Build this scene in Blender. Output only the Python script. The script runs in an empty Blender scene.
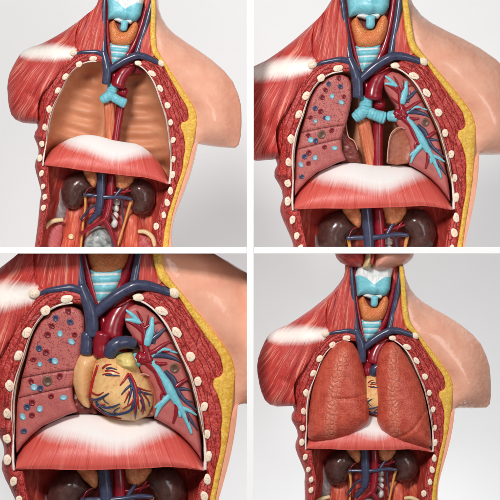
import bpy, bmesh, math, random
import numpy as np
from mathutils import Vector
from mathutils.geometry import delaunay_2d_cdt

random.seed(7)
rng = np.random.default_rng(7)
sc = bpy.context.scene
COL = bpy.data.collections.new("Display"); sc.collection.children.link(COL)

# ------------------------------------------------------------------ frames
K = 0.002            # metres per photo pixel at the front of the divider
CAM_D = 6.0
Y0 = 0.05            # the cut face of every torso stands this far behind the divider's front
F = (CAM_D + Y0) / CAM_D
HM = {
 1: np.array([[0.7842,-0.1087,31.4322],[0.1171,0.7917,-5.8108],[0,0,1.0]]),
 2: np.array([[1.0,0,250],[0,1.0,0],[0,0,1.0]]),
 3: np.array([[1.333306,0.033556,-50.315102],[0.083056,1.461596,204.919117],[0.000166,0.000414,1.0]]),
 4: np.array([[0.898333,0.018607,275.223441],[0.103461,0.882085,277.537067],[0.000184,0.000146,1.0]]),
}
SC = {1: 0.79, 2: 1.0, 3: 1.21, 4: 0.79}
INV = {k: np.linalg.inv(m) for k, m in HM.items()}

def Zp(k, ox, oy, s, pts):
    """traced points of one torso -> coordinates of the torso itself"""
    p = np.array([(q[0], q[1]) for q in pts], float) / s + np.array([ox, oy])
    h = np.c_[p, np.ones(len(p))] @ INV[k].T
    return h[:, :2] / h[:, 2:3]

def fr(k, ox, oy, s):
    return lambda *pts: Zp(k, ox, oy, s, pts)

A2, B2, C2, D2 = fr(2,250,0,4), fr(2,375,0,4), fr(2,250,125,4), fr(2,375,125,4)
N2, M2 = fr(2,330,0,3.846), fr(2,345,90,5.557)
A1, B1, C1, D1 = fr(1,0,0,4), fr(1,125,0,4), fr(1,0,125,4), fr(1,125,125,4)
Ab = fr(1,40,160,3.846)
H3, R3, L3 = fr(3,60,310,4.17), fr(3,120,300,3.333), fr(3,0,295,3.125)
A4, B4, C4, D4 = fr(4,250,250,4), fr(4,375,250,4), fr(4,250,375,4), fr(4,375,375,4)
N4, LL4, LR4 = fr(4,320,250,4.545), fr(4,300,320,3.846), fr(4,360,320,3.567)
def U(*pts): return np.array(pts, float)
def cat(*a): return np.concatenate(a, 0)

def warp1(u):        # the first torso is turned a little: its far shoulder comes forward
    e = np.clip(u - 205, 0, None)
    return u + 0.075 * e

def to_world(k, V):
    u = warp1(V[:, 0]) if k == 1 else V[:, 0]
    h = np.c_[u, V[:, 1], np.ones(len(V))] @ HM[k].T
    px = h[:, :2] / h[:, 2:3]
    X = (px[:, 0] - 250) * K * F
    Z = (250 - px[:, 1]) * K * F
    Y = Y0 - V[:, 2] * SC[k] * K * F
    return np.c_[X, Y, Z]

# ------------------------------------------------------------------ 2D tools
def vnoise(x, y, seed=0):
    xi, yi = np.floor(x).astype(int), np.floor(y).astype(int)
    xf, yf = x - xi, y - yi
    def hsh(a, b):
        n = (a * 374761393 + b * 668265263 + seed * 974711) & 0x7fffffff
        n = ((n ^ (n >> 13)) * 1274126177) & 0x7fffffff
        return ((n ^ (n >> 16)) & 0xffff) / 65535.0
    sx, sy = xf*xf*(3-2*xf), yf*yf*(3-2*yf)
    a = hsh(xi, yi)*(1-sx) + hsh(xi+1, yi)*sx
    b = hsh(xi, yi+1)*(1-sx) + hsh(xi+1, yi+1)*sx
    return a*(1-sy) + b*sy

def resample(P, step, closed=True, smooth=1):
    P = np.asarray(P, float)
    Q = np.vstack([P, P[:1]]) if closed else P
    d = np.r_[0, np.cumsum(np.hypot(*np.diff(Q, axis=0).T))]
    n = max(8 if closed else 3, int(round(d[-1] / step)))
    t = np.linspace(0, d[-1], n + 1)
    if closed: t = t[:-1]
    R = np.c_[np.interp(t, d, Q[:, 0]), np.interp(t, d, Q[:, 1])]
    for _ in range(smooth):
        if closed:
            R = 0.25*np.roll(R, 1, 0) + 0.5*R + 0.25*np.roll(R, -1, 0)
        else:
            S = R.copy(); S[1:-1] = 0.25*R[:-2] + 0.5*R[1:-1] + 0.25*R[2:]; R = S
    return R

def dist_poly(P, L, closed=True):
    L = np.asarray(L, float)
    a = L; b = np.roll(L, -1, 0)
    if not closed: a, b = L[:-1], L[1:]
    out = np.full(len(P), 1e9)
    for i0 in range(0, len(P), 4000):
        p = P[i0:i0+4000]
        ab = b - a
        ap = p[:, None, :] - a[None]
        t = np.clip((ap*ab).sum(2) / np.maximum((ab*ab).sum(1), 1e-9), 0, 1)
        d = ap - t[..., None]*ab
        out[i0:i0+4000] = np.sqrt((d*d).sum(2).min(1))
    return out

def inside(P, L):
    x, y = P[:, 0], P[:, 1]
    r = np.zeros(len(P), bool)
    j = len(L) - 1
    for i in range(len(L)):
        xi, yi = L[i]; xj, yj = L[j]
        if yi != yj:
            c = ((yi > y) != (yj > y)) & (x < (xj-xi)*(y-yi)/(yj-yi) + xi)
            r ^= c
        j = i
    return r

def prof(t):
    t = np.clip(t, 0, 1)
    return np.sqrt(np.clip(1 - (1-t)**2, 0, 1))

def sstep(a, b, x):
    t = np.clip((x-a)/(b-a), 0, 1); return t*t*(3-2*t)

def gauss(P, c, r):
    return np.exp(-((P[:, 0]-c[0])**2 + (P[:, 1]-c[1])**2) / (r*r))

def hs(P):
    return -11*((P[:, 0]-123)/85)**2

# ------------------------------------------------------------------ geometry
class G:
    def __init__(s, V, Fc, fib=None, m=None):
        s.V = np.asarray(V, float); s.F = Fc
        s.fib = np.zeros((len(s.V), 2)) if fib is None else np.asarray(fib, float)
        s.m = np.zeros(len(s.V)) if m is None else np.asarray(m, float)

def join(gs):
    V, Fc, fib, m, o = [], [], [], [], 0
    for g in gs:
        V.append(g.V); fib.append(g.fib); m.append(g.m)
        Fc += [tuple(i+o for i in f) for f in g.F]; o += len(g.V)
    return G(np.vstack(V), Fc, np.vstack(fib), np.concatenate(m))

def patch(outline, hfun, res=2.0, back=-60.0, fib=None, m=None, smooth=1, jitter=0.25, relax=0):
    O = resample(outline, res*0.8, True, smooth)
    area = 0.5*np.sum(O[:, 0]*np.roll(O[:, 1], -1) - np.roll(O[:, 0], -1)*O[:, 1])
    if area < 0: O = O[::-1].copy()
    tan = np.roll(O, -1, 0) - np.roll(O, 1, 0)
    tan /= np.maximum(np.hypot(tan[:, 0], tan[:, 1])[:, None], 1e-9)
    nin = np.c_[-tan[:, 1], tan[:, 0]]
    extra = []
    for d in (0.3*res, 0.75*res):
        q = O + nin*d
        dd = dist_poly(q, O)
        extra.append(q[inside(q, O) & (dd > 0.85*d)])
    lo, hi = O.min(0), O.max(0)
    xs = np.arange(lo[0], hi[0]+res, res); ys = np.arange(lo[1], hi[1]+res, res*0.87)
    gx, gy = np.meshgrid(xs, ys); gx[1::2] += res/2
    g = np.c_[gx.ravel(), gy.ravel()]
    g += rng.uniform(-jitter, jitter, g.shape)*res
    g = g[inside(g, O)]
    if len(g): g = g[dist_poly(g, O) > 1.2*res]
    P = np.vstack([O] + extra + ([g] if len(g) else []))
    n = len(O)
    vs, es, fs, *_ = delaunay_2d_cdt([Vector((float(p[0]), float(p[1]))) for p in P], [(i, (i+1) % n) for i in range(n)], [], 1, 1e-5)
    P = np.array([(v.x, v.y) for v in vs])
    # boundary loop from the triangles
    cnt = {}
    for f in fs:
        for i in range(len(f)):
            a, b = f[i], f[(i+1) % len(f)]
            cnt[(a, b)] = 1
    bnd = [e for e in cnt if (e[1], e[0]) not in cnt]
    D = dist_poly(P, O)
    h = hfun(P, D)
    N = len(P)
    if relax:      # even out the creases along the middle of the form
        tri = np.array([f for f in fs if len(f) == 3]); ea = tri[:, [0,1,1,2,2,0]].reshape(-1, 2)
        ea = np.vstack([ea, ea[:, ::-1]]); deg = np.bincount(ea[:, 0], minlength=N).clip(1)
        w_ = np.clip((D-1.0)/4.0, 0, 1)
        for _ in range(relax):
            av = np.bincount(ea[:, 0], weights=h[ea[:, 1]], minlength=N)/deg
            h = h + w_*(av-h)*0.8
    bk = back(P) if callable(back) else np.full(N, float(back))
    bk = np.minimum(bk, h - 0.3)
    V = np.vstack([np.c_[P, h], np.c_[P, bk]])
    Fc = [tuple(f) for f in fs] + [tuple(i+N for i in reversed(f)) for f in fs]
    Fc += [(b, a, a+N, b+N) for a, b in bnd]
    fb = fib(P) if fib is not None else np.zeros((N, 2))
    mm = m(P, D) if m is not None else np.zeros(N)
    return G(V, Fc, np.vstack([fb, fb]), np.r_[mm, mm])

def catmull(C, n=6):
    C = np.asarray(C, float)
    if len(C) < 3:
        t = np.linspace(0, 1, n*2)[:, None]; return C[0]*(1-t) + C[-1]*t
    E = np.vstack([2*C[0]-C[1], C, 2*C[-1]-C[-2]])
    out = []
    for i in range(1, len(E)-2):
        p0, p1, p2, p3 = E[i-1:i+3]
        for t in np.arange(n)/n:
            out.append(0.5*((2*p1) + (-p0+p2)*t + (2*p0-5*p1+4*p2-p3)*t*t + (-p0+3*p1-3*p2+p3)*t**3))
    out.append(C[-1])
    return np.array(out)

def tube(ctrl, ns=12, n=6, taper_end=False, flat=1.0, bump=0.0):
    """ctrl rows: u, v, h, r"""
    C = catmull(ctrl, n)
    P, R = C[:, :3], np.maximum(C[:, 3], 0.12)
    T = np.gradient(P, axis=0); T /= np.maximum(np.linalg.norm(T, axis=1)[:, None], 1e-9)
    up = np.array([0, 0, 1.0])
    V, fib, arc = [], [], 0
    wob = vnoise(np.arange(200)*0.35 + C[0, 0], np.zeros(200) + C[0, 1], 4)
    cap = [(0.30, 0.30), (0.26, 0.66), (0.14, 0.9)]
    rows = [(P[0]-T[0]*R[0]*a, R[0]*q, T[0]) for a, q in cap] + [(P[i], R[i], T[i]) for i in range(len(P))] + [(P[-1]+T[-1]*R[-1]*a, R[-1]*q, T[-1]) for a, q in cap[::-1]]
    for i, (p, r, t) in enumerate(rows):
        s = np.cross(t, up)
        if np.linalg.norm(s) < 1e-3: s = np.array([1.0, 0, 0])
        s /= np.linalg.norm(s); w = np.cross(s, t)
        if i: arc += np.linalg.norm(p - rows[i-1][0])
        rr = r*(1 + bump*(random.random()-0.5) + 0.10*(wob[i % 200]-0.5))
        for k in range(ns):
            a = 2*math.pi*k/ns
            V.append(p + s*math.cos(a)*rr + w*math.sin(a)*rr*flat)
            fib.append((a*r, arc))
    nr = len(rows)
    Fc = []
    for i in range(nr-1):
        for k in range(ns):
            a, b = i*ns+k, i*ns+(k+1) % ns
            Fc.append((a, b, b+ns, a+ns))
    Fc.append(tuple(range(ns))[::-1]); Fc.append(tuple(range((nr-1)*ns, nr*ns)))
    return G(V, Fc, fib)

def T3(pts, h, r):
    """polyline points with heights and radii (scalars or lists)"""
    n = len(pts)
    hh = h(pts) if callable(h) else (np.full(n, h, float) if np.isscalar(h) else np.array(h, float))
    rr = np.full(n, r, float) if np.isscalar(r) else np.array(r, float)
    return np.c_[pts, hh, rr]

def ball(c, r, rot=0.0, ns=18, nr=12, lump=0.0, seed=0):
    """ellipsoid; c=(u,v,h) r=(ru,rv,rh)"""
    V = []; m = []
    ca, sa = math.cos(rot), math.sin(rot)
    for i in range(nr+1):
        th = math.pi*i/nr
        for k in range(ns):
            ph = 2*math.pi*k/ns
            d = np.array([math.sin(th)*math.cos(ph), math.sin(th)*math.sin(ph), math.cos(th)])
            q = 1.0
            if lump: q += lump*(float(vnoise(np.array([d[0]*2.3+9+seed]), np.array([d[1]*2.3+d[2]*1.7+5]), seed)[0])-0.5)
            x, y, z = d*np.array(r)*q
            V.append((c[0]+x*ca-y*sa, c[1]+x*sa+y*ca, c[2]+z))
            m.append(1-math.sin(th) if th < math.pi/2 else 0)
    Fc = []
    for i in range(nr):
        for k in range(ns):
            a, b = i*ns+k, i*ns+(k+1) % ns
            if i == 0: Fc.append((a, a+ns, b+ns)) if True else None
            elif i == nr-1: Fc.append((a, a+ns, b))
            else: Fc.append((a, a+ns, b+ns, b))
    g = G(V, Fc, None, m)
    return g

def lathe_dot(c, h, r, ry=None, rot=0.0, lip=0.9, ns=16):
    """short raised ring with a sunk middle (a cut vessel end), facing front"""
    ry = ry or r
    prof_ = [(1.0, -1.2, 0), (1.0, 0.25*lip, 0), (0.86, 0.8*lip, 0), (0.66, 0.85*lip, 0), (0.5, 0.42*lip, 1), (0.25, 0.34*lip, 1), (0.0, 0.34*lip, 1)]
    V, Fc, m = [], [], []
    ca, sa = math.cos(rot), math.sin(rot)
    for q, z, mm in prof_:
        for k in range(ns):
            a = 2*math.pi*k/ns
            x, y = math.cos(a)*r*q, math.sin(a)*ry*q
            V.append((c[0]+x*ca-y*sa, c[1]+x*sa+y*ca, h+z)); m.append(mm)
    for i in range(len(prof_)-1):
        for k in range(ns):
            a, b = i*ns+k, i*ns+(k+1) % ns
            Fc.append((a, b, b+ns, a+ns) if i < len(prof_)-2 else (a, b, a+ns))
    Fc.append(tuple(range(ns))[::-1])
    return G(V, Fc, None, m)

# ------------------------------------------------------------------ materials
def lin(c):
    return tuple(((x/255)/12.92 if x/255 <= 0.04045 else ((x/255+0.055)/1.055)**2.4) for x in c) + (1.0,)

class MB:
    def __init__(s, name):
        s.m = bpy.data.materials.new(name); s.m.use_nodes = True
        s.t = s.m.node_tree; s.t.nodes.clear()
        s.out = s.n('ShaderNodeOutputMaterial'); s.p = s.n('ShaderNodeBsdfPrincipled')
        s.l(s.p.outputs[0], s.out.inputs[0])
    def n(s, t): return s.t.nodes.new(t)
    def l(s, a, b): s.t.links.new(a, b)
    def attr(s, name, fac=False):
        a = s.n('ShaderNodeAttribute'); a.attribute_name = name
        return a.outputs['Fac'] if fac else a.outputs['Vector']
    def scale(s, v, x, y, z=1.0, off=(0, 0, 0)):
        m = s.n('ShaderNodeMapping'); m.inputs['Scale'].default_value = (x, y, z); m.inputs['Location'].default_value = off
        s.l(v, m.inputs['Vector']); return m.outputs[0]
    def noise(s, v, sc=1.0, det=3.0, rough=0.55, dist=0.0):
        m = s.n('ShaderNodeTexNoise'); s.l(v, m.inputs['Vector'])
        m.inputs['Scale'].default_value = sc; m.inputs['Detail'].default_value = det
        m.inputs['Roughness'].default_value = rough; m.inputs['Distortion'].default_value = dist
        return m.outputs['Fac']
    def voro(s, v, sc=1.0, feat='F1', out='Distance', rnd=1.0):
        m = s.n('ShaderNodeTexVoronoi'); m.feature = feat; s.l(v, m.inputs['Vector'])
        m.inputs['Scale'].default_value = sc; m.inputs['Randomness'].default_value = rnd
        return m.outputs[out]
    def voro2(s, v, sc, rnd=1.0):
        m = s.n('ShaderNodeTexVoronoi'); m.voronoi_dimensions = '2D'; m.feature = 'DISTANCE_TO_EDGE'; s.l(v, m.inputs['Vector'])
        m.inputs['Scale'].default_value = sc; m.inputs['Randomness'].default_value = rnd
        return m.outputs['Distance']
    def ramp(s, f, stops, interp='LINEAR'):
        r = s.n('ShaderNodeValToRGB'); s.l(f, r.inputs[0]); e = r.color_ramp.elements
        r.color_ramp.interpolation = interp
        while len(e) < len(stops): e.new(0.5)
        for el, (p, c) in zip(e, stops):
            el.position = p; el.color = lin(c) if not np.isscalar(c) else (c, c, c, 1)
        return r.outputs[0]
    def math(s, op, a, b=0.0, clamp=False):
        m = s.n('ShaderNodeMath'); m.operation = op; m.use_clamp = clamp
        for i, x in enumerate((a, b)):
            if isinstance(x, (int, float)): m.inputs[i].default_value = x
            else: s.l(x, m.inputs[i])
        return m.outputs[0]
    def mix(s, f, a, b, mode='MIX'):
        m = s.n('ShaderNodeMix'); m.data_type = 'RGBA'; m.blend_type = mode
        for x, i in ((f, 0), (a, 6), (b, 7)):
            if isinstance(x, (int, float)): m.inputs[i].default_value = x
            elif isinstance(x, tuple): m.inputs[i].default_value = lin(x)
            else: s.l(x, m.inputs[i])
        return m.outputs[2]
    def bump(s, h, st=0.5, d=0.001, prev=None):
        b = s.n('ShaderNodeBump'); b.inputs['Strength'].default_value = st; b.inputs['Distance'].default_value = d
        s.l(h, b.inputs['Height'])
        if prev is not None: s.l(prev, b.inputs['Normal'])
        return b.outputs[0]
    def fin(s, col, rough=0.38, normal=None, spec=0.5, coat=0.0, sss=0.0):
        spec *= 0.8
        if isinstance(col, tuple): s.p.inputs['Base Color'].default_value = lin(col)
        else: s.l(col, s.p.inputs['Base Color'])
        if isinstance(rough, (int, float)): s.p.inputs['Roughness'].default_value = rough
        else: s.l(rough, s.p.inputs['Roughness'])
        s.p.inputs['Specular IOR Level'].default_value = spec
        s.p.inputs['Coat Weight'].default_value = coat; s.p.inputs['Coat Roughness'].default_value = 0.2
        if sss:
            s.p.inputs['Subsurface Weight'].default_value = sss
            s.p.inputs['Subsurface Radius'].default_value = (0.006, 0.003, 0.002)
            s.p.inputs['Subsurface Scale'].default_value = 0.4
        if normal is not None: s.l(normal, s.p.inputs['Normal'])
        return s.m

MAT = {}
def m_fiber(name, dark, mid, light, ax=0.55, al=0.035, white=None, bst=0.55, rough=0.4):
    b = MB(name); f = b.attr('fib')
    n1 = b.noise(b.scale(f, ax, al), 1.0, 4.0, 0.62, 0.15)
    n2 = b.noise(b.scale(f, ax*0.22, al*0.5, off=(3, 7, 0)), 1.0, 2.0, 0.5)
    n3 = b.noise(b.scale(f, ax*2.2, al*2.2, off=(1, 2, 0)), 1.0, 2.0, 0.6)
    s_ = b.math('ADD', b.math('MULTIPLY', n1, 0.6), b.math('ADD', b.math('MULTIPLY', n2, 0.32), b.math('MULTIPLY', n3, 0.18)))
    col = b.ramp(s_, [(0.42, dark), (0.5, mid), (0.57, mid), (0.67, light)])
    if white:
        mk = b.attr('m', True)
        w = b.math('ADD', mk, b.math('MULTIPLY', b.math('SUBTRACT', n1, 0.5), 0.5))
        wf = b.ramp(w, [(0.0, 0.0), (0.3, 0.3), (0.6, 0.75), (1.0, 1.0)])
        col = b.mix(wf, col, white)
        # only where the mask is present at all
    g1, g3 = n1, n3
    if white:
        keep = b.math('SUBTRACT', 1.0, wf)
        g1 = b.math('MULTIPLY', n1, keep); g3 = b.math('MULTIPLY', n3, keep)
        g1 = b.math('ADD', g1, b.math('MULTIPLY', wf, 0.5)); g3 = b.math('ADD', g3, b.math('MULTIPLY', wf, 0.5))
    nb = b.bump(g1, bst, 0.0022); nb = b.bump(g3, bst*0.5, 0.0008, nb)
    return b.fin(col, rough, nb, 0.45)
MAT['shoulder'] = m_fiber('shoulder_muscle_paint', (134,26,28), (196,64,58), (238,150,130), 0.95, 0.028, (246,238,230), 0.8)
MAT['neckm'] = m_fiber('neck_muscle_paint', (134,26,28), (196,66,58), (238,156,132), 1.0, 0.03, None, 0.8)
MAT['deep'] = m_fiber('deep_muscle_paint', (78,16,20), (118,28,32), (152,50,48), 0.5, 0.04)
MAT['psoas'] = m_fiber('psoas_paint', (156,46,38), (206,90,68), (240,150,116), 0.85, 0.03)
MAT['abwall'] = m_fiber('abdominal_wall_paint', (116,28,28), (172,58,50), (212,108,90), 0.7, 0.03)
MAT['esoph'] = m_fiber('esophagus_paint', (176,74,44), (212,112,76), (234,156,116), 0.8, 0.035)
MAT['diaph'] = m_fiber('diaphragm_paint', (200,70,62), (218,92,82), (232,126,110), 0.95, 0.02, (247,241,238), 0.35, 0.34)

def m_ring(name):
    b = MB(name); f = b.attr('fib'); pc = b.attr('pc')
    wob = b.noise(pc, 0.15, 3, 0.6)
    fv = b.scale(f, 1, 1)
    c = b.n('ShaderNodeCombineXYZ'); sp = b.n('ShaderNodeSeparateXYZ'); b.l(fv, sp.inputs[0])
    b.l(b.math('ADD', b.math('MULTIPLY', sp.outputs[0], 0.24), b.math('MULTIPLY', wob, 0.8)), c.inputs[0])
    b.l(b.math('ADD', b.math('MULTIPLY', sp.outputs[1], 0.045), b.math('MULTIPLY', wob, 0.8)), c.inputs[1])
    e = b.voro(c.outputs[0], 1.0, 'DISTANCE_TO_EDGE')
    ew = b.ramp(e, [(0.0, 0.0), (0.08, 0.7), (0.3, 1.0)])
    n = b.noise(pc, 0.55, 4, 0.65)
    col = b.ramp(n, [(0.32, (148,32,32)), (0.5, (188,58,54)), (0.66, (216,100,88))])
    col = b.mix(b.ramp(e, [(0.0, 0.75), (0.04, 0.15), (0.09, 0.0)]), col, (108,16,22))
    nb = b.bump(ew, 0.85, 0.0022); nb = b.bump(n, 0.6, 0.0018, nb)
    return b.fin(col, 0.36, nb, 0.5)
MAT['ring'] = m_ring('cut_muscle_paint')

def m_simple(name, c0, c1, sc=0.25, det=3, rough=0.35, bst=0.15, bd=0.001, coat=0.0, spec=0.5, sss=0.0):
    b = MB(name); pc = b.attr('pc'); n = b.noise(pc, sc, det, 0.6)
    col = b.ramp(n, [(0.3, c0), (0.7, c1)])
    return b.fin(col, rough, b.bump(n, bst, bd), spec, coat, sss)
MAT['skin'] = m_simple('skin_paint', (230,164,138), (239,182,156), 0.05, 4, 0.2, 0.07, 0.002, 0.15, 0.5)
MAT['chin'] = m_simple('chin_skin_paint', (224,150,130), (236,172,150), 0.05, 4, 0.3, 0.05, 0.001, 0.15)
MAT['vein'] = m_simple('vein_paint', (52,56,82), (70,74,100), 0.3, 3, 0.27, 0.15, 0.001, 0.2)
MAT['artery'] = m_simple('artery_paint', (128,14,32), (156,26,42), 0.3, 3, 0.26, 0.12, 0.001, 0.2)
MAT['kidney'] = m_simple('kidney_paint', (66,40,38), (92,60,54), 0.2, 3, 0.24, 0.15, 0.001, 0.25)
MAT['yellow'] = m_simple('ureter_paint', (214,140,72), (236,172,104), 0.4, 2, 0.35)
MAT['grey'] = m_simple('grey_organ_paint', (84,92,94), (206,210,208), 0.12, 5, 0.25, 0.1, 0.001, 0.2)
MAT['white'] = m_simple('white_tissue_paint', (214,208,204), (236,230,226), 0.2, 4, 0.4, 0.3, 0.0015)
MAT['pleura'] = m_simple('pleura_paint', (236,214,204), (246,236,228), 0.3, 3, 0.38, 0.3, 0.0012)
MAT['hipbone'] = m_simple('hip_bone_paint', (222,190,140), (240,218,172), 0.5, 4, 0.4, 0.3, 0.001)
MAT['atrium'] = m_simple('atrium_paint', (228,168,112), (240,188,136), 0.08, 4, 0.33, 0.1, 0.001, 0.1)
MAT['auricle'] = m_simple('auricle_paint', (214,184,104), (236,212,140), 0.25, 3, 0.35, 0.25, 0.0015)
MAT['hilum'] = m_simple('lung_inner_paint', (150,78,56), (180,104,76), 0.3, 4, 0.38, 0.3, 0.001)
MAT['hilumdark'] = m_simple('lung_root_paint', (104,42,38), (140,64,54), 0.4, 4, 0.38, 0.4, 0.0014)
MAT['adrenal'] = m_simple('adrenal_paint', (214,112,62), (244,172,122), 0.5, 4, 0.4, 0.6, 0.0018)
MAT['redpaint'] = m_simple('coronary_paint', (160,24,36), (184,40,46), 0.4, 2, 0.3)
MAT['bluepaint'] = m_simple('cardiac_vein_paint', (46,54,88), (62,72,106), 0.4, 2, 0.3)
MAT['chinred'] = m_fiber('chin_muscle_paint', (150,36,38), (190,66,62), (224,120,106), 0.5, 0.04)
MAT['fissure'] = m_simple('fissure_paint', (84,34,34), (104,44,42), 0.4, 2, 0.5)
MAT['seam'] = m_simple('seam_paint', (196,138,120), (216,168,150), 0.4, 2, 0.4)

def m_fat():
    b = MB('fat_paint'); pc = b.attr('pc'); v = b.voro(pc, 0.62); n = b.noise(pc, 0.35, 4, 0.6)
    col = b.ramp(n, [(0.3, (220,164,48)), (0.5, (238,192,80)), (0.7, (248,216,120))])
    col = b.mix(b.ramp(v, [(0.35, 0.0), (0.8, 0.5)]), col, (196,138,44))
    return b.fin(col, 0.42, b.bump(v, 0.25, 0.001), 0.4)
MAT['fat'] = m_fat()

def m_rib():
    b = MB('rib_paint'); pc = b.attr('pc'); mk = b.attr('m', True); n = b.noise(pc, 0.95, 3, 0.6)
    mask = b.math('MULTIPLY', b.ramp(mk, [(0.25, 0.0), (0.5, 1.0)]), b.ramp(n, [(0.5, 0.0), (0.6, 1.0)]))
    col = b.mix(b.math('MULTIPLY', mask, 0.75), (246,230,206), (208,128,96))
    return b.fin(col, 0.4, b.bump(n, 0.3, 0.0008), 0.45)
MAT['rib'] = m_rib()

def m_cart():
    b = MB('cartilage_paint'); pc = b.attr('pc'); mk = b.attr('m', True); n = b.noise(pc, 0.35, 3, 0.6)
    col = b.ramp(n, [(0.3, (104,186,202)), (0.7, (138,206,216))])
    fz = b.noise(b.scale(pc, 0.7, 0.1, 0.3), 1.0, 3, 0.6)
    col = b.mix(b.ramp(mk, [(0.4, 0.0), (0.6, 1.0)]), col, b.ramp(fz, [(0.35, (204,210,212)), (0.6, (238,240,238))]))
    return b.fin(col, 0.36, b.bump(n, 0.25, 0.001), 0.45)
MAT['cart'] = m_cart()

def m_cells(name, base0, base1, line, sc, lw, rough=0.36, bst=0.5, inv=False, mask=False):
    b = MB(name); pc = b.attr('pc'); n = b.noise(pc, 0.12, 3, 0.6); n2 = b.noise(pc, 0.9, 3, 0.6)
    cv = b.n('ShaderNodeVectorMath'); cv.operation = 'ADD'
    nn = b.n('ShaderNodeTexNoise'); b.l(pc, nn.inputs['Vector']); nn.inputs['Scale'].default_value = 0.3
    b.l(pc, cv.inputs[0])
    sm = b.n('ShaderNodeVectorMath'); sm.operation = 'SCALE'; b.l(nn.outputs['Color'], sm.inputs[0]); sm.inputs['Scale'].default_value = 2.5
    b.l(sm.outputs[0], cv.inputs[1])
    e = b.voro(cv.outputs[0], sc, 'DISTANCE_TO_EDGE')
    col = b.ramp(b.math('ADD', b.math('MULTIPLY', n, 0.7), b.math('MULTIPLY', n2, 0.3)), [(0.35, base0), (0.65, base1)])
    lf = b.ramp(e, [(0.0, 0.6), (lw, 0.12), (lw*2.2, 0.0)])
    if mask:
        lf = b.math('MULTIPLY', lf, b.math('ADD', 0.42, b.math('MULTIPLY', b.attr('m', True), 1.1)), True)
    col = b.mix(lf, col, line)
    nb = b.bump(b.ramp(e, [(0.0, 0.0), (lw*2, 1.0)]), bst if inv else -bst if False else bst, 0.0012)
    nb = b.bump(n2, 0.25, 0.001, nb)
    return b.fin(col, rough, nb, 0.5)
MAT['thyroid'] = m_cells('thyroid_paint', (218,112,58), (238,156,98), (190,80,46), 0.42, 0.07)
def m_lung():
    b = MB('whole_lung_paint'); pc = b.attr('pc'); n = b.noise(pc, 0.12, 3, 0.6); n2 = b.noise(pc, 0.7, 3, 0.6)
    nn = b.n('ShaderNodeTexNoise'); b.l(pc, nn.inputs['Vector']); nn.inputs['Scale'].default_value = 0.22
    sm = b.n('ShaderNodeVectorMath'); sm.operation = 'SCALE'; b.l(nn.outputs['Color'], sm.inputs[0]); sm.inputs['Scale'].default_value = 3.0
    cv = b.n('ShaderNodeVectorMath'); cv.operation = 'ADD'; b.l(pc, cv.inputs[0]); b.l(sm.outputs[0], cv.inputs[1])
    big = b.voro2(cv.outputs[0], 0.15, 0.8); fine = b.voro2(cv.outputs[0], 0.27, 0.85)
    mk = b.attr('m', True)
    lb = b.math('MULTIPLY', b.ramp(big, [(0.0, 1.0), (0.06, 0.7), (0.16, 0.0)]), b.ramp(mk, [(0.25, 0.0), (0.6, 1.0)]))
    lf = b.math('MULTIPLY', b.ramp(fine, [(0.0, 1.0), (0.08, 0.5), (0.2, 0.0)]), b.math('SUBTRACT', 0.5, b.math('MULTIPLY', mk, 0.45), True))
    col = b.ramp(b.math('ADD', b.math('MULTIPLY', n, 0.5), b.math('MULTIPLY', n2, 0.5)), [(0.38, (172,58,44)), (0.62, (212,94,72))])
    fill = b.math('MULTIPLY', b.ramp(big, [(0.1, 0.0), (0.3, 1.0)]), b.ramp(mk, [(0.3, 0.0), (0.75, 1.0)]))
    col = b.mix(b.math('MULTIPLY', fill, 0.6), col, (228,134,108)); col = b.mix(b.math('MULTIPLY', lf, 0.5), col, (214,116,94)); col = b.mix(b.math('MULTIPLY', lb, 0.5), col, (226,148,122))
    cell = b.math('MULTIPLY', b.ramp(big, [(0.0, 0.0), (0.3, 1.0)]), b.ramp(mk, [(0.25, 0.0), (0.6, 1.0)]))
    nb = b.bump(cell, 0.55, 0.0018); nb = b.bump(b.ramp(fine, [(0.0, 0.0), (0.3, 1.0)]), 0.25, 0.001, nb); nb = b.bump(n2, 0.3, 0.001, nb)
    return b.fin(col, 0.34, nb, 0.5)
MAT['lung'] = m_lung()

def m_lungsec(name, pits):
    b = MB(name); pc = b.attr('pc'); n = b.noise(pc, 0.1, 3, 0.6)
    col = b.ramp(n, [(0.3, (176,88,86)), (0.7, (196,108,102))])
    if pits:
        v = b.voro(b.scale(pc, 1, 1, 0.2), 0.95); sz = b.noise(pc, 0.6, 2, 0.5)
        pit = b.ramp(b.math('SUBTRACT', b.math('ADD', v, 0.12), b.math('MULTIPLY', b.math('SUBTRACT', sz, 0.5), 1.6)), [(0.3, 1.0), (0.46, 0.0)])
        col = b.mix(b.math('MULTIPLY', pit, b.math('ADD', 0.1, b.attr('m', True))), col, (136,56,56))
        nb = b.bump(pit, -0.5, 0.001) if False else b.bump(b.math('SUBTRACT', 1.0, pit), 0.5, 0.001)
    else:
        nb = b.bump(b.noise(pc, 0.7, 3, 0.6), 0.2, 0.001)
    return b.fin(col, 0.42, nb, 0.4)
MAT['lungsec'] = m_lungsec('speckled_lung_paint', True)
MAT['lungsec2'] = m_lungsec('plain_lung_paint', False)
for nm, c0, c1 in (('dotred', (140,24,36), (86,10,20)), ('dotblue', (70,76,108), (44,48,74)), ('dotcyan', (116,180,198), (166,198,206)), ('dotbrown', (112,78,60), (84,56,44))):
    b = MB('vessel_end_' + nm[3:]); mk = b.attr('m', True); n = b.noise(b.attr('pc'), 0.9, 3, 0.6)
    MAT[nm] = b.fin(b.mix(b.ramp(mk, [(0.3, 0.0), (0.8, 0.85)]), c0, c1), 0.35, b.bump(n, 0.3, 0.0008), 0.5)

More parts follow.
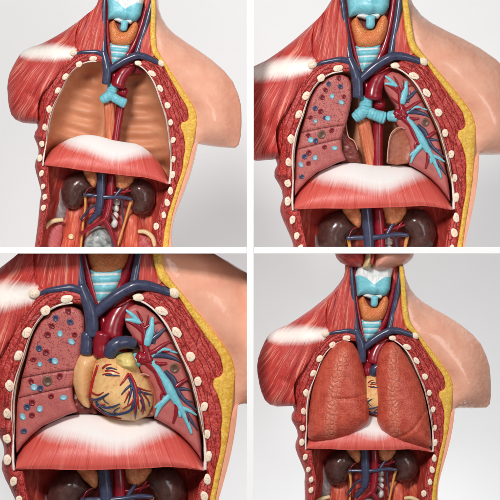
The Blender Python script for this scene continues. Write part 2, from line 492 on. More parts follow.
def m_cavity():
    b = MB('chest_lining_paint'); pc = b.attr('pc'); n = b.noise(b.scale(pc, 0.02, 0.05, 0.02), 1.0, 4, 0.6)
    col = b.ramp(n, [(0.3, (188,118,84)), (0.55, (206,140,104)), (0.75, (220,160,126))])
    return b.fin(col, 0.47, b.bump(b.noise(pc, 0.3, 3, 0.6), 0.25, 0.001), 0.4)
MAT['cavity'] = m_cavity()

def m_heart():
    b = MB('heart_paint'); pc = b.attr('pc'); f = b.attr('fib')
    n = b.noise(b.scale(f, 0.32, 0.14), 1.0, 5, 0.7, 0.4); n2 = b.noise(pc, 0.09, 3, 0.6)
    col = b.ramp(n2, [(0.3, (242,200,136)), (0.7, (236,182,120))])
    col = b.mix(b.ramp(n, [(0.5, 0.0), (0.66, 0.8)]), col, (210,120,82))
    return b.fin(col, 0.33, b.bump(n, 0.3, 0.0012), 0.5, 0.1)
MAT['heart'] = m_heart()

def m_bg(name, c0, c1, rough=0.7):
    b = MB(name); g = b.n('ShaderNodeTexCoord'); n = b.noise(g.outputs['Object'], 3.0, 4, 0.6)
    n2 = b.noise(g.outputs['Object'], 220.0, 2, 0.6)
    return b.fin(b.ramp(n, [(0.3, c0), (0.7, c1)]), rough, b.bump(n2, 0.08, 0.0005), 0.3)
MAT['bg'] = m_bg('grey_paper', (227,229,229), (231,232,232))
MAT['board'] = m_bg('white_board', (250,250,250), (253,253,252), 0.6)
MAT['table'] = m_bg('white_laminate', (246,246,245), (248,248,247), 0.5)

# ------------------------------------------------------------------ linking
CLIP = {   # world planes of the divider: (axis, limit, keep greater?)
 1: [(0, (246.95-250)*K, False), (2, (250-247.05)*K, True)],
 2: [(0, (253.75-250)*K, True), (2, (250-247.05)*K, True)],
 3: [(0, (246.95-250)*K, False), (2, (250-253.6)*K, False)],
 4: [(0, (253.75-250)*K, True), (2, (250-253.6)*K, False)],
}
def mesh_obj(name, W, Fc, attrs, mat, parent, loc, clips=(), sharp=48):
    lo, hi = W.min(0), W.max(0)
    need = []
    for ax, lim, gt in clips:
        if gt:
            if hi[ax] <= lim + 1e-4: return None
            if lo[ax] < lim: need.append((ax, lim, gt))
        else:
            if lo[ax] >= lim - 1e-4: return None
            if hi[ax] > lim: need.append((ax, lim, gt))
    me = bpy.data.meshes.new(name)
    me.from_pydata((W - np.array(loc)).tolist(), [], [tuple(int(i) for i in f) for f in Fc])
    for an, (typ, arr) in attrs.items():
        a = me.attributes.new(an, typ, 'POINT')
        a.data.foreach_set('vector' if typ == 'FLOAT_VECTOR' else 'value', np.ascontiguousarray(arr, dtype=np.float32).ravel())
    bm = bmesh.new(); bm.from_mesh(me)
    bmesh.ops.recalc_face_normals(bm, faces=bm.faces)
    for ax, lim, gt in need:
        no = [0, 0, 0]; no[ax] = 1
        co = [0, 0, 0]; co[ax] = lim - loc[ax]
        bmesh.ops.bisect_plane(bm, geom=bm.verts[:] + bm.edges[:] + bm.faces[:], dist=1e-6, plane_co=co, plane_no=no, clear_inner=gt, clear_outer=not gt)
        be = [e for e in bm.edges if e.is_boundary]
        if be: bmesh.ops.holes_fill(bm, edges=be, sides=0)
    if len(bm.faces) == 0:
        bm.free(); return None
    for f in bm.faces: f.smooth = True
    bm.to_mesh(me); bm.free()
    me.set_sharp_from_angle(angle=math.radians(sharp))
    me.materials.append(mat)
    o = bpy.data.objects.new(name, me); COL.objects.link(o)
    if parent is not None: o.parent = parent
    return o

def add(name, g, mat, parent, k, sharp=48):
    W = to_world(k, g.V)
    att = {'pc': ('FLOAT_VECTOR', g.V), 'fib': ('FLOAT_VECTOR', np.c_[g.fib, np.zeros(len(g.fib))]), 'm': ('FLOAT', g.m)}
    root = parent
    while root.parent: root = root.parent
    return mesh_obj(name, W, g.F, att, MAT[mat], parent, tuple(root.location), CLIP[k], sharp)

def thing(name, label, cat_, group, loc):
    o = bpy.data.objects.new(name, None); COL.objects.link(o)
    o.empty_display_size = 0.02
    o.location = loc; o['label'] = label; o['category'] = cat_
    if group: o['group'] = group
    return o

# ------------------------------------------------------------------ traced shapes (torso coordinates)
TOP = -24.0
BOT = 324.0
skin_out = cat(U((162,TOP)), B4((120,62),(128,110),(145,150),(170,185),(200,210),(250,240),(300,268),(350,300),(400,340),(435,380),(458,430),(470,470),(473,500)),
               D4((476,40),(476,90),(471,124),(458,138),(400,141),(345,140),(322,138)))
skin_side = U((1.3,0)) + cat(D4((317,150),(314,180),(308,220),(300,262),(288,310),(274,360),(262,400),(253,440),(249,490)), U((216,288),(216.5,BOT)))
fat_out = cat(U((154,TOP),(157,-10)), B2((133,0),(140,60),(150,120),(160,168),(185,205),(215,238),(250,278),(290,322),(330,368),(368,415),(395,455),(407,500)),
              D2((406,40),(405,100),(400,150),(396,200),(388,260),(378,320),(368,380),(359,440),(352,490)), U((212.5,268)), U((213.2,288),(213.5,BOT)))
fat_in = cat(U((149,TOP),(151,-10)), B2((110,0),(114,50),(120,110),(130,160),(143,200),(165,222),(190,238),(215,262),(240,300),(275,345),(305,385),(335,420),(355,450),(366,490)),
             D2((364,4),(354,16),(336,20),(333,45),(350,75),(364,115),(370,160),(367,200),(370,245),(365,290),(356,330),(350,375),(341,430),(331,490)), U((206.5,268)), U((206.8,288),(207,BOT)))
def midline(a, b):
    a = resample(a, 2, False); b_ = resample(b, 2, False)
    t = np.linspace(0, 1, 120)
    ia = np.c_[np.interp(t, np.linspace(0,1,len(a)), a[:,0]), np.interp(t, np.linspace(0,1,len(a)), a[:,1])]
    # nearest on b
    out = []
    for p in ia:
        q = b_[np.argmin(((b_-p)**2).sum(1))]; out.append((p+q)/2)
    return np.array(out)
fat_mid = midline(fat_out, fat_in)

# ring of cut muscle, viewer's right: inner edge (pleura) and the lower opening
rin_r = cat(B2((20,292),(50,268),(85,271),(115,285),(148,315),(178,352),(200,395),(222,440),(240,475)), D2((258,10),(270,50),(285,100),(298,150),(308,200),(315,250),(318,300),(318,335)))
rin_r_low = cat(D1((183,245),(158,272),(143,312),(133,350),(127,400),(121,487)), U((200,BOT)))
rin_l = cat(A2((432,310),(410,288),(370,284),(330,290),(300,305),(270,330),(245,365),(230,400),(218,440),(205,480)), C2((190,20),(180,60),(173,110),(172,160),(174,200),(172,250),(169,300),(172,340)))
rin_l_low = cat(C1((192,165),(193,220),(196,260),(198,300),(185,360),(172,410),(160,487)), U((56,BOT)))
rout_l = cat(A2((250,255),(228,285),(205,320),(170,370),(140,420),(112,470),(95,500)), C2((92,20),(94,60),(101,100),(103,128)),
             C4((176,138),(180,150),(169,167),(168,189),(183,214),(192,234),(194,258),(185,283),(184,303),(193,330),(206,360),(219,392),(224,410),(221,440)), C1((146,370),(140,420),(131,485)), U((45.5,BOT)))

ring_r_poly = cat(rin_r, rin_r_low, fat_mid[::-1][: int(len(fat_mid)*0.80)])
ring_l_poly = cat(rin_l, rin_l_low, rout_l[::-1], A2((262,235),(300,240),(360,236),(420,262),(436,290)))

shoulder_poly = cat(U((83,TOP)), A4((392,62),(380,110),(360,140),(335,170),(300,200),(250,240),(200,275),(155,303),(110,322),(82,338),(68,356),(56,380),(43,410),(33,440),(29,470),(30,500)),
                    C4((34,20),(38,45),(46,75),(60,108),(80,126),(110,134),(140,133),(176,131)),
                    C2((118,128),(112,100),(106,60),(104,20)), A2((112,495),(128,470),(155,425),(190,375),(228,318),(262,275),(266,240),(254,215),(247,150),(260,95),(296,52),(330,16)), U((86,-8),(89,TOP)))
shoulder_in = cat(C2((118,128),(112,100),(106,60),(104,20)), A2((112,495),(128,470),(155,425),(190,375),(228,318),(262,275),(266,240),(254,215),(247,150),(260,95),(296,52),(330,16)), U((86,-8),(89,TOP)))
neckl_poly = cat(U((84,TOP),(84,-8)), A2((326,14),(290,52),(250,95),(240,150),(248,225),(270,262),(330,262),(405,262),(402,200),(394,140),(386,80),(378,20)), U((93,-8),(91,TOP)))
neckr_poly = cat(U((138,TOP),(142,-10)), B2((88,0),(84,60),(76,120),(66,180),(60,225),(110,240),(160,262),(196,246),(172,214),(150,190),(138,150),(128,100),(122,40),(122,0)), U((153,-10),(151,TOP)))
core_poly = cat(U((90,TOP)), A2((372,0),(384,100),(398,240),(420,330),(460,400),(500,400)), B2((20,330),(70,315),(130,300),(165,275),(160,215),(120,150),(100,60),(102,0)), U((149,TOP)))
cavity_poly = cat(A2((436,300),(410,288),(370,284),(330,290),(300,305),(270,330),(245,365),(230,400),(218,440),(205,480)), C2((190,20),(180,60),(173,110),(172,160),(174,200),(172,250),(169,300)),
                  U((46,206),(60,199),(123,196),(190,199),(203,207)), rin_r[::-1][2:])
diaph_poly = cat(C2((175,338),(180,292),(203,252),(238,216),(280,186),(330,162),(375,151),(425,150),(470,155),(500,160)), D2((60,161),(120,160),(155,169),(190,188),(225,214),(260,247),(290,284),(312,318),(319,340)),
                 D2((300,338),(250,328),(190,323),(100,328),(0,331)), C2((400,335),(300,333),(220,335)))
diaph_top = cat(C2((175,338),(180,292),(203,252),(238,216),(280,186),(330,162),(375,151),(425,150),(470,155),(500,160)), D2((60,161),(120,160),(155,169),(190,188),(225,214),(260,247),(290,284),(312,318),(319,340)))
diaph_bot = cat(C2((175,338),(220,335),(300,333),(400,335)), D2((0,331),(100,328),(190,323),(250,328),(300,338),(319,340)))

def fan(pu, pv, R0):
    def f(P):
        a = np.arctan2(P[:, 0]-pu, P[:, 1]-pv)
        return np.c_[a*R0, np.hypot(P[:, 0]-pu, P[:, 1]-pv)]
    return f
def par(ang, amp=0.0):
    c, s = math.cos(ang), math.sin(ang)
    def f(P):
        return np.c_[-s*P[:, 0]+c*P[:, 1], c*P[:, 0]+s*P[:, 1]]
    return f
def along_line(L):
    L = resample(L, 2, False)
    arc = np.r_[0, np.cumsum(np.hypot(*np.diff(L, axis=0).T))]
    def f(P):
        d = dist_poly(P, L, False)
        i = np.array([np.argmin(((L-p)**2).sum(1)) for p in P])
        return np.c_[d, arc[i]]
    return f

# ------------------------------------------------------------------ height fields
ARMPIT = D4((318,136))[0]
crease_r = np.array([ARMPIT, ARMPIT + (2,-16), ARMPIT + (6,-36), ARMPIT + (4,-56)])
ridge_r = cat(B1((150,235),(200,243),(260,252),(330,272),(390,305),(430,350)))
def h_skin(P, D):
    full = cat(skin_out, skin_side)
    do = dist_poly(P, full, False); di = dist_poly(P, fat_out, False)
    R = np.clip(do + di, 3.0, 42.0)
    q = prof(do / R)
    infat = inside(P, cat(fat_out, fat_in[::-1])).astype(float)
    away = sstep(0, 11, di)*(1-infat)
    face = hs(P)*(1-0.3*away) + 0.3 - 3.5*infat*sstep(0,2.5,di) + away*(9*gauss(P, (236,118), 34) + 5*gauss(P, (250,140), 22) - 7*gauss(P, (176,50), 16))
    face += 4.0*np.exp(-(dist_poly(P, ridge_r, False)/6.0)**2)*away
    dc = dist_poly(P, crease_r, False); tt = np.clip((P[:, 1]-(ARMPIT[1]-58))/58, 0, 1)
    face -= 11*np.exp(-(dc/7)**2)*tt*sstep(-1, 5, np.where(infat > 0, -di, di))
    base = -46 + 34*sstep(138, 158, P[:, 1])*sstep(238, 229, P[:, 0])
    return base + (face-base)*q
def h_fat(P, D): return hs(P) + 0.4 + 1.6*prof(D/3.0) + 0.7*(vnoise(P[:, 0]*0.25, P[:, 1]*0.25, 5)-0.5)
def h_ring(P, D): return hs(P) - 3.6 + 3.2*prof(D/4.5) + 2.0*(vnoise(P[:, 0]*0.16, P[:, 1]*0.16, 9)-0.5)
h_ring_l_edge = cat(rout_l[7:])
def h_ring_l(P, D):
    do = dist_poly(P, h_ring_l_edge, False)
    return h_ring(P, D) - 22*(1-prof(do/17))
TEND = cat(A2((-40,290),(15,277),(100,268),(180,262),(250,258)))
tend_c = cat(A4((70,352)), A2((15,279),(100,272),(180,266),(262,258)))
SH_SPLIT = cat(U((-40,74)), tend_c)
def fib_shoulder(P):
    fa = fan(104,-40,60)(P)                # slope of the neck: fibres run out to the shoulder
    fb = fan(70,-6,110)(P)                 # shoulder and arm
    ty = np.interp(P[:, 0], [-30,-5,4,25,45,66], [72,71,70,68,66.5,64.5])
    f = np.where((P[:, 1] < ty)[:, None], fa, fb)
    f[:, 0] += 2.5*(vnoise(P[:, 0]*0.06, P[:, 1]*0.06, 3)-0.5)
    return f
def m_shoulder(P, D):
    ty = np.interp(P[:, 0], [-30,-5,4,25,45,66], [72,71,70,68,66.5,64.5])
    w = np.interp(P[:, 0], [-14,-6,10,40,66], [1.5,6.5,9.5,9.5,5.5])
    d = np.abs(P[:, 1]-ty)
    end = sstep(-14,-4,P[:, 0])
    return np.clip(1.25 - d/w*0.85, -0.35, 1)*end - 0.35*(1-end)
def h_shoulder(P, D):
    do = dist_poly(P, shoulder_poly[:26], False); di = dist_poly(P, shoulder_in, False)
    R = np.clip(do + di*0.6, 6.0, 38.0)
    q = prof(do/R)
    f = fib_shoulder(P)
    face = hs(P)*0.75 - 1.6 + 8*gauss(P, (10,112), 34) + 1.9*np.sin(f[:, 0]*0.42 + 2*vnoise(P[:, 0]*0.05, P[:, 1]*0.05, 2))*sstep(2, 8, do)*sstep(3, 15, np.abs(P[:, 1]-np.interp(P[:, 0], [-30,-5,4,25,45,66], [72,71,70,68,66.5,64.5])))
    face += 2.2*gauss(P, (30,69), 12)
    nk = sstep(45, 0, P[:, 1])*sstep(50, 70, P[:, 0])
    face -= 5*nk
    face -= 2.5*(1-prof(di/4))
    # arm crease where the arm meets the chest
    cr = np.array([(22,152),(26,138),(20,126),(10,124)])
    face -= 3.0*np.exp(-(dist_poly(P, cr, False)/3.0)**2)
    return -46 + (face+46)*q
def h_neckl(P, D):
    f = fan(96,-70,40)(P)
    return hs(P) - 6 + 3.5*prof(D/6) + 1.3*np.sin(f[:, 0]*1.1 + 2*vnoise(P[:, 0]*0.05, P[:, 1]*0.05, 12)) - 6*sstep(40, -10, P[:, 1])
def h_neckr(P, D): return hs(P) - 7 + 3.0*prof(D/6) - 6*sstep(40, -10, P[:, 1])
cav_c = 114.0
def h_cavity(P, D):
    x = P[:, 0]
    lobe = np.where(x < 110, (x-74)/42, (x-158)/46)
    dep = prof(D/26.0)
    mid = np.exp(-((x-(110+0.03*(P[:, 1]-120)))/12.0)**2)
    band = 2.1*np.sin((P[:, 1] + 0.0016*(x-114)**2)*2*math.pi/18.5)
    return -3 - 52*dep + 20*mid*dep + band*sstep(3, 14, D)*(1-mid) - 26*sstep(172, 194, P[:, 1])
def dia_s(P):
    t = resample(diaph_top, 1.5, False); b_ = resample(diaph_bot, 1.5, False)
    ty = np.interp(P[:, 0], t[:, 0], t[:, 1]); by = np.interp(P[:, 0], b_[:, 0], b_[:, 1])
    return np.clip((P[:, 1]-ty)/np.maximum(by-ty, 1.0), 0, 1), ty, by
def h_diaph(P, D=None):
    s_, ty, by = dia_s(P)
    side = np.clip(np.abs(P[:, 0]-124)/80, 0, 1)
    return hs(P) - 18 + 25*np.sin(np.clip(s_*1.12, 0, 1)*math.pi/2)**0.85*(1-0.25*side**2) - 1.5*sstep(0.9, 1.0, s_) + 1.0*(vnoise(P[:, 0]*0.05, P[:, 1]*0.04, 4)-0.5)
def m_diaph(P, D):
    s_, ty, by = dia_s(P)
    x = (P[:, 0]-122)
    v = P[:, 1]
    lim = 190 - 0.0042*x*x + 2.5*np.sin(x*0.09+0.6)
    return np.clip((lim - v)/15.0 + 0.35, -0.6, 1.0) * np.clip(1.25-(np.abs(x)/72)**4, -0.4, 1)

# ------------------------------------------------------------------ canonical geometry cache
GEO = {}
def geo(key, fn):
    if key not in GEO: GEO[key] = fn()
    return GEO[key]

RIB_L = [(88,68),(71.3,77.5),(56.3,95.5),(48.8,114),(41.3,138.8),(38.8,161.8),(38,183),(38,201),(42.5,219.5),(47,235.5)]
RIB_R = [(145,65.5),(164.3,75.8),(176.8,92.5),(188.8,112.5),(195.5,132.5),(201.8,153.8),(205,177.5),(207,197),(206.8,217.5),(205,232.5)]
RIB_L += [tuple(p) for p in Zp(4,250,375,4,[(245,420)])] + [tuple(p) for p in U((51,262))]
RIB_R += [tuple(p) for p in Zp(4,375,375,4,[(222,430)])] + [tuple(p) for p in U((195.5,264))]

def build_ribs():
    out = []
    for L, side in ((RIB_L, 1), (RIB_R, -1)):
        for i, p in enumerate(L):
            rot = {0: 0.1, 1: 0.55, 2: 0.85, 3: 1.2}.get(i, 1.5)
            if side > 0: rot = -rot
            ru = (5.2, 5.0, 5.0, 4.6, 4.6)[i] if i < 5 else 4.3
            rv = (2.9, 3.3, 3.5, 3.4, 3.4)[i] if i < 5 else 3.1
            hz = -11*((p[0]-123)/85)**2 + (0.4 if i else -0.2)
            q = rng.uniform(0.9, 1.12, 2)
            out.append(ball((p[0], p[1], hz+0.3), (ru*q[0]*0.98, rv*q[1]*0.98, 1.1), rot+rng.uniform(-0.2, 0.2), 20, 12, 0.3, i+3+(17 if side < 0 else 0)))
    return out

def tube_j(*specs): return join([tube(s) for s in specs])

def build_torso(k, root):
    def part(name, g, mat, parent=None, sharp=48):
        return add(name, g, mat, parent or root, k, sharp)
    # --- outer body
    part('skin', geo('skin', lambda: patch(cat(skin_out, skin_side, fat_mid[::-1]), h_skin, 1.7, -62, None, None, 1, relax=40)), 'skin')
    part('fat_layer', geo('fat', lambda: patch(cat(fat_out, fat_in[::-1]), h_fat, 1.6, -55)), 'fat')
    part('chest_wall_muscle', geo('ringr', lambda: patch(ring_r_poly, h_ring, 1.8, -60, along_line(cat(rin_r, rin_r_low)))), 'ring')
    part('chest_wall_muscle', geo('ringl', lambda: patch(ring_l_poly, h_ring_l, 1.8, -60, along_line(cat(rin_l, rin_l_low)))), 'ring')
    part('shoulder_muscle', geo('shoulder', lambda: patch(shoulder_poly, h_shoulder, 1.8, -62, fib_shoulder, m_shoulder, relax=3)), 'shoulder')
    part('neck_muscle', geo('neckl', lambda: patch(neckl_poly, h_neckl, 1.6, -40, fan(96,-70,60))), 'neckm')
    part('neck_muscle', geo('neckr', lambda: patch(neckr_poly, h_neckr, 1.6, -40, fan(150,-120,80))), 'neckm')
    part('deep_neck_muscle', geo('core', lambda: patch(core_poly, lambda P, D: -21 + 3*prof(D/8), 2.5, -42, fan(118,-300,200))), 'deep')
    # --- ribs and collarbones
    for i, g in enumerate(geo('ribs', build_ribs)): part('rib', g, 'rib')
    for p, rot in (((62.5,64.6), -0.5), ((173.8,61.3), 0.6)):
        key = 'clav%d' % p[0]
        part('collarbone', geo(key, lambda p=p, rot=rot: ball((p[0], p[1], hs(np.array([p]))[0]+1.0), (4.8,3.9,3.0), rot, 18, 10, 0.14, 2)), 'rib')
    # --- pleura rim
    def rim(L, seed):
        L = resample(L, 5, False)
        hh = hs(L) - 1.2
        r = 0.72 + 0.75*vnoise(np.arange(len(L))*0.7, np.zeros(len(L)), seed)*(0.5+0.8*sstep(90, 160, L[:, 1]))
        return tube(np.c_[L, hh, r], 8, 3, bump=0.15)
    part('pleura_rim', geo('riml', lambda: rim(rin_l[2:], 1)), 'pleura')
    part('pleura_rim', geo('rimr', lambda: rim(rin_r[2:], 2)), 'pleura')
    # --- chest
    part('chest_cavity_lining', geo('cav', lambda: patch(cavity_poly, h_cavity, 2.0, -66)), 'cavity')
    part('diaphragm', geo('dia', lambda: patch(diaph_poly, h_diaph, 1.8, lambda P: np.minimum(-48, h_diaph(P)-8), fan(123,70,120), m_diaph)), 'diaph')
    es = M2((105,150),(116,210),(134,300),(152,380),(166,430))
    part('esophagus', geo('es', lambda: tube(T3(es, [-23,-23,-24,-26,-30], [6.6,6.8,6.4,6.4,6.4]), 18, flat=0.7)), 'esoph')
    ao = M2((190,70),(192,150),(190,240),(188,330),(190,430))
    part('descending_aorta', geo('dao', lambda: tube(T3(ao, [-24,-26,-26,-25,-24], [6.5,6.0,5.6,5.4,5.4]), 16)), 'artery')
    # trachea fork
    def fork():
        st = tube(T3(M2((120,36),(118,80),(112,120)), [-13,-13,-14], [6.4,6.6,7.6]), 16, 10)
        lb = tube(T3(M2((112,110),(84,132),(58,152)), [-13.2,-13.4,-14], [6.6,6.4,5.4]), 14, 10)
        rb = tube(T3(M2((118,112),(160,132),(200,146),(221,152)), [-13.4,-13,-13,-13.4], [6.0,5.8,6.2,6.4]), 16, 10)
        g = join([st, lb, rb])
        # cartilage rings: real ridges along each tube
        for q in (g,):
            q.V[:, 2] += 0.45*np.sin(q.fib[:, 1]*2.1)
        return g
    gf = geo('fork', fork)
    if k > 2: gf = G(gf.V - np.array([0, 0, 7.0]), gf.F, gf.fib, gf.m)   # pressed back behind the heart
    part('bronchus', gf, 'cart')
    # --- abdomen
    ab = cat(U((50,207),(123,205),(203,207)), rin_r_low + np.array([3,0]), U((203,BOT+2),(53,BOT+2)), (rin_l_low + np.array([-3,0]))[::-1])
    part('abdominal_wall', geo('ab', lambda: patch(ab, lambda P, D: -53 + 36*(1-prof(D/24)), 2.4, -64, fan(123,-200,160))), 'abwall')
    z = 1/3.846/0.79
    def pil(poly, h0, H, R, lump=0.0, seed=1, res=1.5, back=None, fb=None, m=None):
        return patch(poly, lambda P, D: h0 + H*prof(D/R) + lump*(vnoise(P[:, 0]*0.3, P[:, 1]*0.3, seed)-0.5), res, h0-12 if back is None else back, fb, m, 2, relax=5)
    kl = Ab((150,40),(175,44),(188,62),(186,82),(205,100),(206,114),(180,124),(166,132),(162,152),(148,176),(124,190),(96,180),(76,152),(72,115),(86,75),(115,48))
    kr = Ab((330,95),(355,72),(385,62),(418,80),(437,120),(440,160),(425,195),(395,210),(360,205),(343,188),(354,160),(345,140),(328,122))
    part('kidney', geo('kl', lambda: pil(kl, -44, 21, 16)), 'kidney')
    part('kidney', geo('kr', lambda: pil(kr, -44, 21, 16)), 'kidney')
    part('psoas_muscle', geo('pl', lambda: pil(Ab((160,150),(172,190),(165,250),(158,345),(70,345),(82,270),(100,195)), -54, 12, 14, fb=fan(123,-260,160))), 'psoas')
    part('psoas_muscle', geo('pr', lambda: pil(Ab((318,205),(330,200),(372,204),(392,260),(382,345),(292,345),(305,280)), -54, 12, 14, fb=fan(123,-260,160))), 'psoas')
    part('psoas_muscle', geo('pr2', lambda: pil(Ab((398,212),(420,205),(440,215),(440,270),(432,345),(388,345),(394,270)), -56, 12, 10, fb=fan(123,-260,160))), 'psoas')
    part('fascia', geo('fl', lambda: pil(Ab((62,85),(76,110),(82,165),(95,185),(85,230),(50,245),(30,240),(40,200),(52,140)), -54, 7, 8, 2.0)), 'hilumdark' if False else 'fascia')
    part('fascia', geo('fr', lambda: pil(Ab((440,180),(452,140),(470,150),(480,185),(468,215),(455,260),(438,250)), -50, 8, 8, 2.0)), 'white')
    part('adrenal_gland', geo('al', lambda: pil(Ab((156,26),(216,26),(220,60),(216,96),(202,108),(188,92),(166,62)), -34, 13, 6, 6, 3)), 'adrenal')
    part('adrenal_gland', geo('ar', lambda: pil(Ab((280,40),(320,44),(360,50),(356,80),(336,104),(314,116),(288,104)), -35, 12, 6, 6, 4)), 'adrenal')
    part('vertebra', geo('v1', lambda: ball((*Ab((288,160))[0], -42), (4.6,4.4,4), 0.1, 18, 12, 0.45, 1)), 'white')
    part('vertebra', geo('v2', lambda: ball((*Ab((286,184))[0], -42), (4.4,4.2,4), 0.1, 18, 12, 0.5, 2)), 'white')
    part('vertebra', geo('v3', lambda: ball((*Ab((282,212))[0], -42), (4.6,5.0,4), 0.1, 18, 12, 0.5, 3)), 'white')
    part('vertebra', geo('v4', lambda: ball((*Ab((282,242))[0], -42), (4.6,5.6,4), 0.1, 18, 12, 0.5, 4)), 'white')
    part('bowel_stump', geo('bl', lambda: pil(Ab((158,345),(164,305),(188,268),(215,250),(245,260),(270,300),(284,345)), -50, 22, 26, 1.5)), 'grey')
    part('vena_cava', geo('vc', lambda: tube(T3(Ab((233,44),(231,90),(229,140),(224,180),(216,205)), [-27,-27,-27,-27,-29], [5.6,5.6,5.6,5.4,4.8]), 16)), 'vein')
    part('abdominal_aorta', geo('aa', lambda: tube(T3(Ab((270,55),(267,110),(262,170),(252,215),(244,232)), [-31,-30,-30,-28.5,-28], [5.3,5.3,5.1,4.7,4.2]), 16)), 'artery')
    part('iliac_vein', geo('iv', lambda: tube_j(T3(Ab((222,196),(205,215),(182,243)), [-29,-30,-33], [4.0,4.2,2.4]), T3(Ab((240,222),(262,258),(275,300),(284,345)), [-33,-34,-35,-38], [3.2,3,2.8,2.8]))), 'vein')
    part('iliac_artery', geo('ia', lambda: tube_j(T3(Ab((246,226),(225,240),(196,256),(150,283)), [-27,-27,-29,-34], [3.0,2.6,2.4,2.2]), T3(Ab((244,226),(262,256),(276,292),(290,345)), [-27,-28,-30,-36], [3.2,2.8,2.6,2.4]))), 'artery')
    part('renal_vein', geo('rv', lambda: tube_j(T3(Ab((163,131),(195,134),(228,139)), [-30,-28,-27], [2.4,2.2,2.6]), T3(Ab((228,141),(270,142),(315,142),(350,150)), [-26,-25,-26,-28], [2.8,2.5,2.3,2.0]), T3(Ab((283,141),(302,116),(324,88)), [-26,-27,-29], [1.8,2.0,1.4]))), 'vein')
    for i, a in enumerate(((Ab((266,122),(300,124),(345,116)), [-30,-29,-30], [2.0,1.8,1.6]), (Ab((318,128),(332,112),(340,104)), [-29,-29,-30], [1.2,1.2,1.0]), (Ab((205,100),(182,108),(168,128)), [-28,-25,-24], [0.6,0.6,0.5]))):
        part('renal_artery', geo('ra%d' % i, lambda: tube(T3(*a))), 'artery')
    part('ureter', geo('ul', lambda: tube(T3(Ab((168,138),(168,180),(160,235),(155,285),(148,345)), [-36,-38,-40,-40,-42], [2.0,1.5,1.4,1.4,1.4]))), 'yellow')
    part('ureter', geo('ur', lambda: tube(T3(Ab((348,152),(334,195),(318,250),(302,300),(288,345)), [-33,-36,-38,-38,-40], [2.2,1.6,1.5,1.4,1.4]))), 'yellow')
    for i, a in enumerate(((Ab((220,168),(190,182),(172,200),(150,228)), [-27,-30,-36,-40], [1.6,1.5,1.4,1.6]), (Ab((312,145),(312,190),(316,232),(314,265)), [-28,-34,-38,-40], [1.2,1.1,1.1,1.4]))):
        part('gonadal_vein', geo('gv%d' % i, lambda: tube(T3(*a))), 'vein')
    for i, a in enumerate(((Ab((245,190),(215,196),(182,212),(152,236)), [-27,-25,-30,-38], [0.9,0.9,0.8,0.8]), (Ab((255,185),(290,225),(312,268)), [-28,-33,-39], [0.9,0.8,0.7]))):
        part('gonadal_artery', geo('ga%d' % i, lambda: tube(T3(*a))), 'artery')
    part('hip_bone', geo('hl', lambda: tube(T3(Ab((2,285),(18,252),(42,234),(80,228)), [-44,-40,-38,-40], [2.6,2.8,3.0,2.6]), 12)), 'hipbone')
    part('hip_bone', geo('hr', lambda: tube(T3(Ab((374,274),(402,276),(428,296),(440,330)), [-42,-39,-37,-36], [2.4,2.8,3.0,3.0]), 12)), 'hipbone')
    part('hip_bone', geo('hd', lambda: lathe_dot(Ab((112,294))[0], -41, 3.6, lip=2.0)), 'hipbone')
    part('hip_muscle', geo('hm', lambda: pil(Ab((80,234),(52,240),(26,256),(10,285),(0,345),(66,345),(78,290)), -52, 8, 8, fb=par(0.7))), 'hipm')
    part('hip_muscle', geo('hn', lambda: pil(Ab((374,280),(400,284),(422,300),(434,345),(368,345)), -52, 9, 8, fb=par(2.2))), 'hipm')
    # --- neck
    def vv(frame, pts, h, r): return T3(frame(*pts), h, r)
    part('carotid_artery', geo('cl', lambda: tube(cat(np.array([[97,TOP,-16,3.0]]), vv(N2, [(58,0),(70,80),(86,160),(104,230),(121,285)], -16, [3.3,3.6,3.8,3.6,3.4])), 12)), 'artery')
    part('carotid_artery', geo('cr', lambda: tube(cat(np.array([[147,TOP,-16,3.0]]), vv(N2, [(248,0),(237,80),(220,150),(202,200),(180,245)], -16, [3.4,3.8,4.0,4.0,3.8])), 12)), 'artery')
    part('jugular_vein', geo('jl', lambda: tube(cat(np.array([[90.5,TOP,-12,2.2]]), vv(A2, [(370,0),(380,80),(390,160),(398,225),(410,260)], [-9,-8,-7,-5.5,-5], [2.3,2.5,3.0,3.8,4.4])), 14)), 'vein')
    part('jugular_vein', geo('jr', lambda: tube(cat(np.array([[152,TOP,-12,3.0]]), vv(N2, [(270,0),(259,80),(246,150),(236,208),(232,222)], [-10,-9,-8,-6,-5.5], [3.5,3.6,3.5,3.6,3.6])), 14)), 'vein')
    part('vena_cava', geo('svc', lambda: tube(vv(A2, [(398,232),(414,270),(428,310),(432,345),(432,386)], [-4.6,-3.6,-3.2,-3.4,-4], [4.4,5.0,5.3,5.3,5.3]), 18)), 'vein')
    part('brachiocephalic_vein', geo('bv', lambda: tube(cat(vv(N2, [(112,310),(140,284),(172,256),(205,234),(240,217),(275,216),(312,224),(345,236)], [-4,-3,-2.2,-1.8,-1.6,-2.2,-3,-4], [4.2,4.4,4.5,4.4,4.4,4.2,3.6,3.0]), vv(B2, [(172,250)], -6.5, 1.6)), 16)), 'vein')
    part('subclavian_vein', geo('sv', lambda: tube(vv(A2, [(262,262),(290,250),(330,242),(370,238),(402,250)], [-6,-4.5,-3.6,-3.4,-4], [1.5,2.2,2.7,3.2,3.6]), 14)), 'vein')
    part('aortic_arch', geo('arch', lambda: join([tube(vv(N2, [(166,374),(170,345),(182,312),(204,280),(222,262)], [-11,-11,-12,-13,-15], [9.0,8.8,8.0,7.0,5.6]), 18),
                                                   tube(vv(N2, [(150,372),(148,340),(140,318)], [-11,-11,-12], [4.6,4.2,3.4]), 14)])), 'artery')
    part('aortic_arch', geo('archb', lambda: ball((*M2((196,72))[0], -20), (6.5,6.5,6), 0)), 'artery')
    # trachea with pale bands
    trp = cat(N2((98,172),(198,166),(194,198),(180,232),(152,262),(124,284),(113,240),(104,205)))
